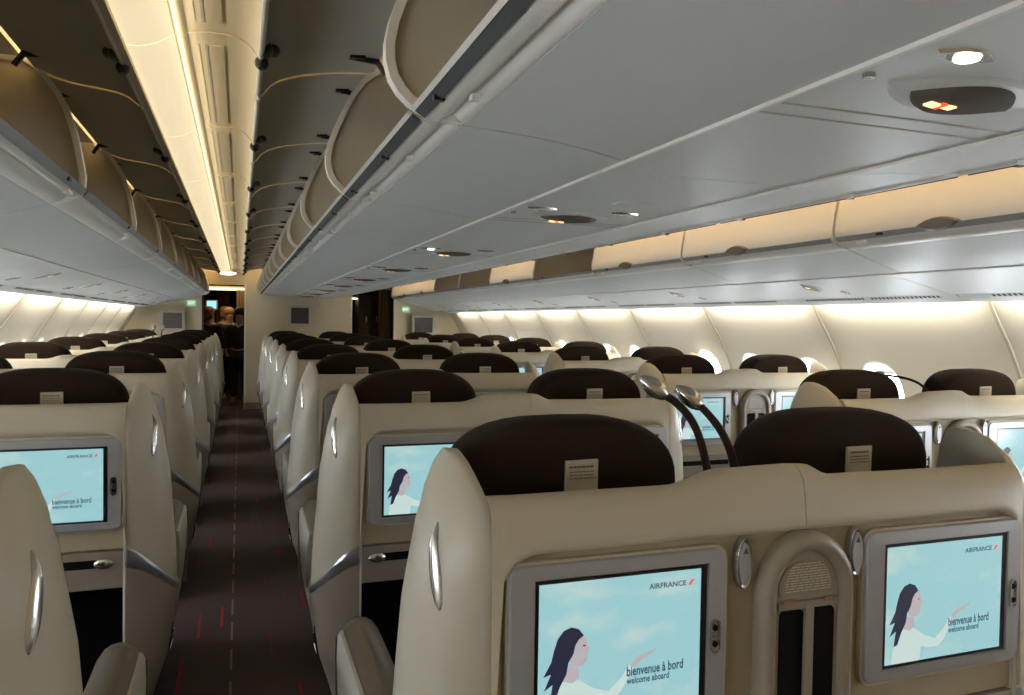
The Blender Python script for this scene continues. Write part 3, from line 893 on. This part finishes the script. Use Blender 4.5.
def fairing_mesh(x0, x1, side):
    """smooth upper cover of one half: rolls over the top, its lower border dips round the screen panel at the outer end"""
    m = MB(); rings = []; n = 36
    for i in range(n + 1):
        x = x0 + (x1 - x0) * i / n
        zt = ztop(x)
        e = (x + .572) if side < 0 else (.572 - x)          # distance from the outer end
        zl = 1.030
        r = .065
        if e < r + .012:
            d = max(0, e - .012); zl = 1.030 - r + sqrt(max(0, r * r - (r - d) ** 2))
            if e < .012: zl = .665
        prof = [(.006, zl), (-.004, zl + .003), (-.008, zl + .012)]
        for t in (.25, .5, .75): prof.append((-.008 + .008 * t, zl + .012 + (zt - .035 - zl - .012) * t))
        prof += [(.004, zt - .020), (.016, zt - .003), (.032, zt + .005), (.058, zt - .001), (.088, zt - .014), (.112, zt - .03), (.114, zt - .10), (.100, zt - .10)]
        rings.append([(x, y, z) for y, z in prof])
    m.loft(rings, 'shell')
    return m
def screen_mesh():
    """the picture on a seat monitor; x 0..W to the right, z measured from the bottom; faces -y"""
    W, Hh = .298, .226; m = MB()
    m.box((-.006, -.0010, -.006), (W + .012, .002, Hh + .006), 'scr_off')
    m.add([(0, -.0012, 0), (W, -.0012, 0), (W, -.0012, Hh), (0, -.0012, Hh)], [(0, 1, 2, 3)], 'screen')
    d = [0.0014]
    def poly(p, k):
        d[0] += .00006; m.add([(a * W, -d[0], (1 - b) * Hh) for a, b in p], [tuple(range(len(p)))], k)
    jumper = [(.055, 1.0), (.065, .86), (.095, .76), (.16, .70), (.22, .70), (.27, .74), (.33, .79), (.42, .83), (.50, .74), (.545, .66), (.575, .68), (.50, .84), (.45, .90), (.36, .90), (.30, .88), (.29, 1.0)]
    poly(jumper, 'jumper')
    poly([(.555, .655), (.60, .60), (.66, .585), (.72, .555), (.715, .575), (.66, .615), (.61, .64), (.575, .685)], 'face')      # raised hand
    poly([(.16, .60), (.235, .62), (.24, .70), (.20, .73), (.15, .71)], 'face')                                              # neck
    poly([(.20, .38), (.255, .385), (.282, .42), (.288, .465), (.303, .50), (.291, .515), (.292, .54), (.282, .56), (.284, .585), (.262, .61), (.225, .615), (.19, .60), (.17, .50)], 'face')
    poly([(.265, .395), (.235, .345), (.19, .325), (.145, .345), (.11, .40), (.09, .48), (.075, .56), (.03, .66), (.075, .645), (.035, .76), (.085, .72), (.07, .85), (.10, .84), (.13, .74), (.165, .66), (.175, .58), (.205, .52), (.215, .46), (.235, .42)], 'hairs')
    poly([(.262, .462), (.278, .466), (.276, .474), (.262, .472)], 'hairs')
    poly([(.274, .565), (.284, .567), (.283, .574), (.274, .574)], 'red')
    def txt(s, x, z, wd, size, k):
        vs, fs = text_mesh(s, size, wd * W); m.add([(x * W + a, -.0022, (1 - z) * Hh + b) for a, b in vs], fs, k)
    txt('AIRFRANCE', .66, .115, .24, .0125, 'navy')
    m.add([(a * W, -.0022, (1 - b) * Hh) for a, b in ((.915, .115), (.935, .115), (.955, .075), (.935, .075))], [(0, 1, 2, 3)], 'red')
    txt('bienvenue \u00e0 bord', .53, .74, .36, .023, 'navy'); txt('welcome aboard', .53, .80, .27, .016, 'navy')
    return m
def headrest_mesh():
    m = MB(); rings = []
    hw = .230
    def loop(sx, sz, dz=0):
        out = []; zb, zt = .97, 1.222
        for i in range(40):
            a = 2 * pi * i / 40; c, s_ = cos(a), sin(a); e = 3.0 if s_ > 0 else 5.0
            x = hw * abs(c) ** (2 / e) * (1 if c > 0 else -1) * sx
            z = 1.10 + (zt - 1.10 if s_ > 0 else 1.10 - zb) * abs(s_) ** (2 / (2.15 if s_ > 0 else 5)) * (1 if s_ > 0 else -1) * sz
            out.append((x, z))
        return out
    for y, sx, sz in ((.158, .80, .78), (.162, .90, .89), (.172, .96, .955), (.19, .99, .985), (.215, 1.0, 1.0), (.25, .995, .995), (.275, .97, .965), (.29, .90, .9), (.298, .78, .78)):
        rings.append([(x, y, z) for x, z in loop(sx, sz)])
    m.loft(rings, 'brown')
    return m
def rr_loft(m, x0, x1, z0, z1, r, ys, k, inset=0):
    pass

def make_seat():
    root = empty('double_seat')
    sh = shell_mesh().build('back_shell', root, ang=40)
    for s in (-1, 1):
        o = fairing_mesh(-.572 if s < 0 else .0005 + .02, .0195 if s < 0 else .572, s).build('top_cover', root, ang=50)
    # side wings with handle, trim, latch
    for s in (-1, 1):
        def B(m, n, par, **k):
            if s > 0: m.mirror(0)
            return m.build(n, par, **k)
        wg = B(wing_mesh(), 'side_wing', root, ang=55)
        m = MB(); rings = []
        for i in range(15):
            t = i / 14; z = .945 + .132 * t; wd = .0068 * sin(pi * min(1, max(0, t))) ** .6 + .0008; dp = .006 * sin(pi * t) ** .6 + .0005
            yc = .036 + .034 * t
            ring = []
            for j in range(10):
                a = 2 * pi * j / 10; yy = yc + cos(a) * wd * 1.25
                ring.append((wing_x(yy, z) - .001 - sin(a) * dp, yy, z))
            rings.append(ring)
        m.loft(rings, 'chrome'); B(m, 'handle', wg)
        # steel trim sweeping down from the rear edge
        path = [(-.002, .632), (.004, .620), (.014, .598), (.028, .572), (.050, .540), (.080, .512), (.115, .494), (.155, .488), (.20, .492)]
        wds = [.030, .030, .026, .020, .016, .014, .013, .012, .010]
        m = MB(); rings = []
        for (y, z), wd in zip(path, wds):
            ring = []
            for q, off in ((-1, .003), (-.7, .008), (0, .010), (.7, .008), (1, .003), (.8, -.006), (-.8, -.006)):
                zz = z + q * wd; yy = max(y, 0.0)
                ring.append((wing_x(yy, zz) - off, y if y > 0 else y - off * .4, zz))
            rings.append(ring)
        m.loft(rings, 'strap'); B(m, 'steel_trim', wg, ang=50)
        # darker lower cover below the steel trim
        m = MB(); rings = []; zl = [(-.01, .62)] + [(a, b) for a, b in path[1:]] + [(.30, .50), (.50, .50)]
        for i in range(22):
            y = .40 * (i / 21) ** 1.5
            zt = interp([(a, b) for a, b in zl], y)
            col = []
            for j in range(11):
                z = .03 + (zt - .03) * j / 10; yy = min(y, interp(YF, z) - .004)
                col.append((wing_x(yy, z) - .0035, yy - (.002 if i == 0 else 0), z))
            col += [(c[0] + .006, c[1], c[2]) for c in col[::-1]]
            rings.append(col)
        m.loft(rings, 'taupe'); B(m, 'lower_cover', wg, ang=50)
        m = MB()
        for yy, z0, z1, k_, off in ((.14, .26, .36, 'black', .002),):
            ring0 = [(wing_x(yy + a, z) - .004, yy + a, z) for a, z in ((-.018, .31), (0, .36), (.024, .33), (.024, .28), (0, .26))]
            m.loft([[(x - .0025, y, z) for x, y, z in ring0], [(x + .004, y, z) for x, y, z in ring0]], 'black')
        m.tube([(wing_x(.158, .33) - .009, .158, .33), (wing_x(.166, .29) - .009, .166, .29), (wing_x(.145, .262) - .009, .145, .262)], .004, 'chrome', 6)
        B(m, 'latch', wg)
        # aisle armrest: bronze cap over a pale side panel
        m = MB(); rings = []
        for y, zt in ((.40, .60), (.50, .615), (.70, .62), (.86, .62), (.905, .612), (.93, .59), (.942, .555)):
            ring = []
            for i in range(9):
                a = pi * i / 8; ring.append((-.642 - .046 * cos(a), y, zt - .045 + .045 * sin(a)))
            ring += [(-.600, y, zt - .085), (-.684, y, zt - .085)]
            rings.append(ring)
        m.loft(rings, 'armtop'); ar = B(m, 'armrest', root, ang=50)
        m = MB(); rings = []
        for z, y0, y1, x in ((.585, .46, .90, -.694), (.56, .46, .928, -.697), (.50, .50, .935, -.698), (.40, .56, .925, -.695), (.32, .64, .90, -.688), (.26, .72, .86, -.680), (.235, .76, .82, -.672)):
            rings.append([(x, y0, z), (x, y1 - .01, z), (x + .008, y1, z), (x + .055, y1, z), (x + .055, y0, z)])
        m.loft(rings, 'pale'); B(m, 'side_panel', ar, ang=50)
        m = MB(); rings = []
        for z, y1 in ((.55, .945), (.50, .950), (.40, .940), (.32, .915), (.26, .875)):
            rings.append([(-.700, y1 - .012, z), (-.700, y1, z), (-.640, y1 + .004, z), (-.640, y1 - .012, z)])
        m.loft(rings, 'armtop'); B(m, 'edge_trim', ar)
    # monitors, pocket, reading lamps buttons
    for s, bx0, bx1, dx0 in ((-1, -.547, -.146, -.496), (1, .160, .563, .212)):
        m = MB(); a = rrect(bx0, bx1, .726, 1.016, .022); b = rrect(bx0 + .003, bx1 - .003, .729, 1.013, .020)
        c = rrect(dx0 - .009, dx0 + .312, .749, .992, .003)
        # frame with an opening for the picture
        m.loft([[(p[0], .010, p[1]) for p in a], [(p[0], -.004, p[1]) for p in a], [(p[0], -.008, p[1]) for p in b], [(p[0], -.009, p[1]) for p in c], [(p[0], -.004, p[1]) for p in c]], 'bezel')
        bz = m.build('monitor', root, ang=40)
        m = screen_mesh(); m.shift(dx0, -.0045, .757); m.build('screen_picture', bz)
        m = MB(); hx = bx1 - .024; q = rrect(hx - .0095, hx + .0095, .835, .893, .0092)
        q2 = rrect(hx - .007, hx + .007, .8375, .8905, .0068)
        m.loft([[(p[0], -.0085, p[1]) for p in q], [(p[0], -.0125, p[1]) for p in q], [(p[0], -.0125, p[1]) for p in q2], [(p[0], -.009, p[1]) for p in q2]], 'chrome')
        for zc in (.850, .878): m.tube([(hx, -.008, zc), (hx, -.0115, zc)], .0052, 'black', 10)
        m.build('jack_socket', bz)
        # raised border line around the monitor
        m = MB(); e1 = rrect(bx0 - .004, bx1 + .004, .722, 1.020, .026); e2 = rrect(bx0, bx1, .726, 1.016, .022)
        m.loft([[(p[0], .010, p[1]) for p in e1], [(p[0], -.0025, p[1]) for p in e1], [(p[0], -.0025, p[1]) for p in e2], [(p[0], .008, p[1]) for p in e2]], 'shell'); m.build('border', bz)
    # literature pocket between the monitors
    m = MB()
    def arch(hw, zt, n=14, z0=.60):
        return [(hw, z0)] + [(hw * cos(pi * i / n), zt - hw * 1.0 + hw * 1.0 * sin(pi * i / n)) for i in range(n + 1)] + [(-hw, z0)]
    cx = .021
    rings = []
    for hw, y, zt in ((.106, .010, 1.024), (.106, -.012, 1.024), (.100, -.022, 1.018), (.090, -.027, 1.008), (.080, -.024, .996), (.074, -.012, .988)):
        rings.append([(cx + a * .95, y, b) for a, b in arch(hw, zt + .008)])
    m.loft(rings, 'arch'); pk = m.build('literature_pocket', root, ang=50)
    m = MB()
    card = [(.060, .918)] + [(.064 * cos(pi * i / 12), .935 + .045 * sin(pi * i / 12)) for i in range(13)] + [(-.060, .918)]
    m.prism(card, lambda p: (cx + p[0], -.0145, p[1]), lambda p: (cx + p[0], -.010, p[1]), 'taupe')
    rnd = random.Random(5)
    for i in range(11):
        z = .925 + i * .0048; hwid = .056 * sqrt(max(.12, 1 - ((z - .93) / .055) ** 2)); x = -hwid * .9
        while x < hwid * .85:
            l = rnd.uniform(.006, .018); m.box((cx + x, -.0152, z), (cx + min(x + l, hwid * .9), -.0144, z + .0016), 'shell'); x += l + .003
    m.build('safety_card_plate', pk)
    m = MB()
    for s in (-1, 1):
        q = rrect(cx + s * .034 - .026, cx + s * .034 + .026, .60, .893, .012)
        m.yprism(q, -.0145, -.009, 'black')
    m.build('slot', pk)
    m = MB(); m.yprism(rrect(cx - .009, cx + .009, .60, .905, .003), -.021, -.010, 'arch'); m.box((cx - .066, -.019, .895), (cx + .066, -.011, .908), 'arch')
    for s in (-1, 1): m.box((cx + s * .045 - .012, -.0205, .904), (cx + s * .045 + .012, -.0185, .912), 'curtain')
    m.build('divider', pk)
    for x in (-.110, .138):
        m = MB(); rings = []
        for rx, rz, y in ((.0175, .046, .008), (.0175, .046, -.004), (.0155, .043, -.0075), (.0130, .040, -.006)):
            rings.append([(x + rx * cos(2 * pi * i / 24), y, .982 + rz * sin(2 * pi * i / 24)) for i in range(24)])
        m.loft(rings, 'chrome'); m2 = m.build('oval_button', root, ang=50)
        m = MB(); m.prism([(rx * cos(2 * pi * i / 20), rz * sin(2 * pi * i / 20)) for i in range(20) for rx, rz in ((.0115, .037),)], lambda p: (x + p[0], -.009, .982 + p[1]), lambda p: (x + p[0], -.005, .982 + p[1]), 'bezel')
        m.prism([(-.005, -.003), (.005, -.003), (0, .007)], lambda p: (x + p[0], -.0096, 1.004 + p[1]), lambda p: (x + p[0], -.008, 1.004 + p[1]), 'rubber')
        m.build('button_face', m2)
    # lower panel with tray slot and latch, dark foot well
    for s in (-1, 1):
        x0, x1 = (-.570, -.088) if s < 0 else (.130, .570)
        m = MB(); m.box((x0, .004, .535), (x1, .06, .655), 'taupe'); lp = m.build('tray_panel', root, bevel=.003)
        m = MB(); m.box((x0 + .055, .0015, .604), (x1 - .06, .006, .630), 'black'); m.build('tray_slot', lp)
        bx = x0 + .055 if s < 0 else x1 - .060
        m = MB(); m.ball((bx, .001, .617), (.030, .010, .017), 'chrome', 6); m.build('tray_latch', lp)
    m = MB(); m.box((-.560, .20, .10), (.560, .23, .62), 'black'); m.box((-.575, .03, .10), (-.555, .25, .62), 'black'); m.box((.555, .03, .10), (.575, .25, .62), 'black')
    m.box((-.05, .03, .04), (.09, .24, .60), 'taupe'); m.build('foot_well', root)
    # seats proper
    for s in (-1, 1):
        cx_ = -.352 if s < 0 else .325
        hr = headrest_mesh().shift(cx_).build('headrest', root, ang=60)
        tx = cx_ + .012; m = MB(); m.add([(tx - .033, .1535, 1.085), (tx + .033, .1535, 1.085), (tx + .032, .1515, 1.148), (tx - .032, .1515, 1.147),
                         (tx - .033, .158, 1.085), (tx + .033, .158, 1.085), (tx + .032, .158, 1.148), (tx - .032, .158, 1.147)], [(0,1,2,3),(7,6,5,4),(0,4,5,1),(1,5,6,2),(2,6,7,3),(3,7,4,0)], 'tag')
        rn = random.Random(9)
        for z, h_ in ((1.134, .0035), (1.126, .0014), (1.120, .0014), (1.114, .0012)):
            x = -.026
            while x < .024:
                l = rn.uniform(.004, .010); m.box((tx + x, .1500, z), (tx + min(.027, x + l), .1522, z + h_), 'tagink'); x += l + .002
        m.build('cloth_tag', hr)
        m = MB(); rings = []
        for z, y0, y1 in ((.40, .30, .44), (.55, .27, .41), (.75, .23, .37), (.95, .19, .33), (1.05, .18, .31)):
            rings.append([(cx_ + a, b, z) for a, b in rrect(-.23, .23, y0, y1, .045, 4)])
        m.loft(rings, 'brown'); m.build('seat_back', root, ang=50)
        m = MB(); rings = []
        for y, hw, zt in ((.36, .215, .43), (.38, .228, .45), (.60, .232, .455), (.84, .232, .45), (.90, .225, .43), (.92, .20, .39)):
            rings.append([(cx_ + a, y, b) for a, b in rrect(-hw, hw, .31, zt, .035, 4)])
        m.loft(rings, 'brown'); m.build('seat_cushion', root, ang=50)
        m = MB(); m.box((cx_ - .22, .885, .12), (cx_ + .22, .925, .36), 'brown'); m.build('leg_rest', root, bevel=.012)
    m = MB(); m.box((-.055, .11, .30), (.055, .90, .58), 'armtop'); m.build('centre_console', root, bevel=.015)
    m = MB(); m.box((-.56, .24, .0), (.56, .86, .31), 'taupe'); m.build('seat_base', root, bevel=.01)
    m = MB()
    for s in (-1, 1): m.box((s * .56 - .012, .12, .0), (s * .56 + .012, .55, .12), 'taupe')
    m.build('floor_track', root)
    return root

def add_lamp(root, base, pts, head_dir, r=.0075):
    q = [Vector(p) for p in pts]
    for _ in range(3):
        n_ = [q[0]]
        for a_, b_ in zip(q, q[1:]): n_ += [a_ * .75 + b_ * .25, a_ * .25 + b_ * .75]
        q = n_ + [q[-1]]
    m = MB(); m.tube(q, r, 'stalk', 10); st = m.build('reading_lamp_stalk', root, ang=60)
    m = MB(); p = Vector(pts[-1]); d = Vector(head_dir).normalized()
    n = 12; L = .072; prev = []
    up = Vector((0, 1, 0)); a = d.cross(up).normalized(); b = d.cross(a).normalized(); rings = []
    for i in range(n + 1):
        t = i / n; c = p + d * (L * (t - .08)); rr = .0205 * sin(pi * (.12 + .86 * t)) ** .75
        rings.append([c + a * cos(2 * pi * j / 14) * rr + b * sin(2 * pi * j / 14) * rr * .8 for j in range(14)])
    m.loft(rings, 'chrome'); m.build('lamp_head', st, ang=60)
M['stalk'] = matte('brown_leather_stalk', (.030, .016, .011), .45, noise=.1, nscale=60)

PITCH = 1.389
def place_seats():
    proto = make_seat(); T = tree(proto); used = False
    blocks = (('C', .945, 1.11, 8, 0, 'middle block between the two aisles'),
              ('R', 2.79, 2.31, 7, 0, 'right block along the windows'),
              ('L', -.910, 2.68, 8, -1, 'left block along the windows'))
    groups = {'C': 'double seats in the middle block', 'R': 'double seats in the right window block', 'L': 'double seats in the left window block'}
    keep = []
    for key, x, y0, n, k0, where in blocks:
        for i in range(n):
            y = y0 + (i + k0) * PITCH
            if key == 'L' and i == 0: y = 1.13
            if key == 'C' and i == 0: y = 1.122
            dx = -.045 if (key == 'R' and i == 0) else 0
            keep.append((key, i, x + dx, y, where))
    objs = {}
    for key, i, x, y, where in keep:
        if not used: o = proto; used = True
        else: o = copy_tree(T)
        o.location = (x, y, 0)
        extra = ''; where = where.replace('along the windows', 'by the windows').replace('middle block between the two aisles', 'middle block')
        if key == 'C' and i == 0: extra = ' with two bent reading lamps'
        last = (key == 'C' and i == 7) or (key == 'R' and i == 6) or (key == 'L' and i == 7)
        pos = 'nearest the camera' if i == 0 else ('farthest, before the bulkhead' if last else ORD[i] + ' from the camera')
        tag(o, 'cream double seat%s, %s, %s' % (extra, where.replace('along the windows', 'by the windows'), pos), 'seat', groups[key])
        objs[(key, i)] = o
    # flexible reading lamps
    c = objs[('C', 0)]
    for ch in kids(c):                       # the front pair of headrests sits a little to the left
        if ch.name.startswith('headrest'): ch.location.x += -.045 if ch.data.vertices[0].co.x > 0 else -.012
    add_lamp(c, None, [(-.045, .20, 1.08), (-.050, .22, 1.15), (-.058, .245, 1.20), (-.080, .272, 1.235), (-.100, .29, 1.250)], (-.75, .2, .55), .0085)
    add_lamp(c, None, [(.004, .18, 1.09), (.002, .195, 1.14), (-.002, .225, 1.18), (-.007, .262, 1.208), (-.013, .29, 1.226)], (-.6, .2, .5), .0085)
    c = objs[('R', 0)]
    add_lamp(c, None, [(.0, .15, 1.13), (-.015, .18, 1.165), (-.04, .24, 1.185), (-.07, .32, 1.19)], (-.9, .5, -.1), .0055)
    c = objs[('L', 6)]
    add_lamp(c, None, [(-.04, .15, 1.10), (-.04, .17, 1.20), (-.035, .19, 1.24)], (.2, .5, .8), .0065)
    add_lamp(c, None, [(.05, .15, 1.10), (.05, .17, 1.20), (.055, .19, 1.24)], (.2, .5, .8), .0065)
place_seats()
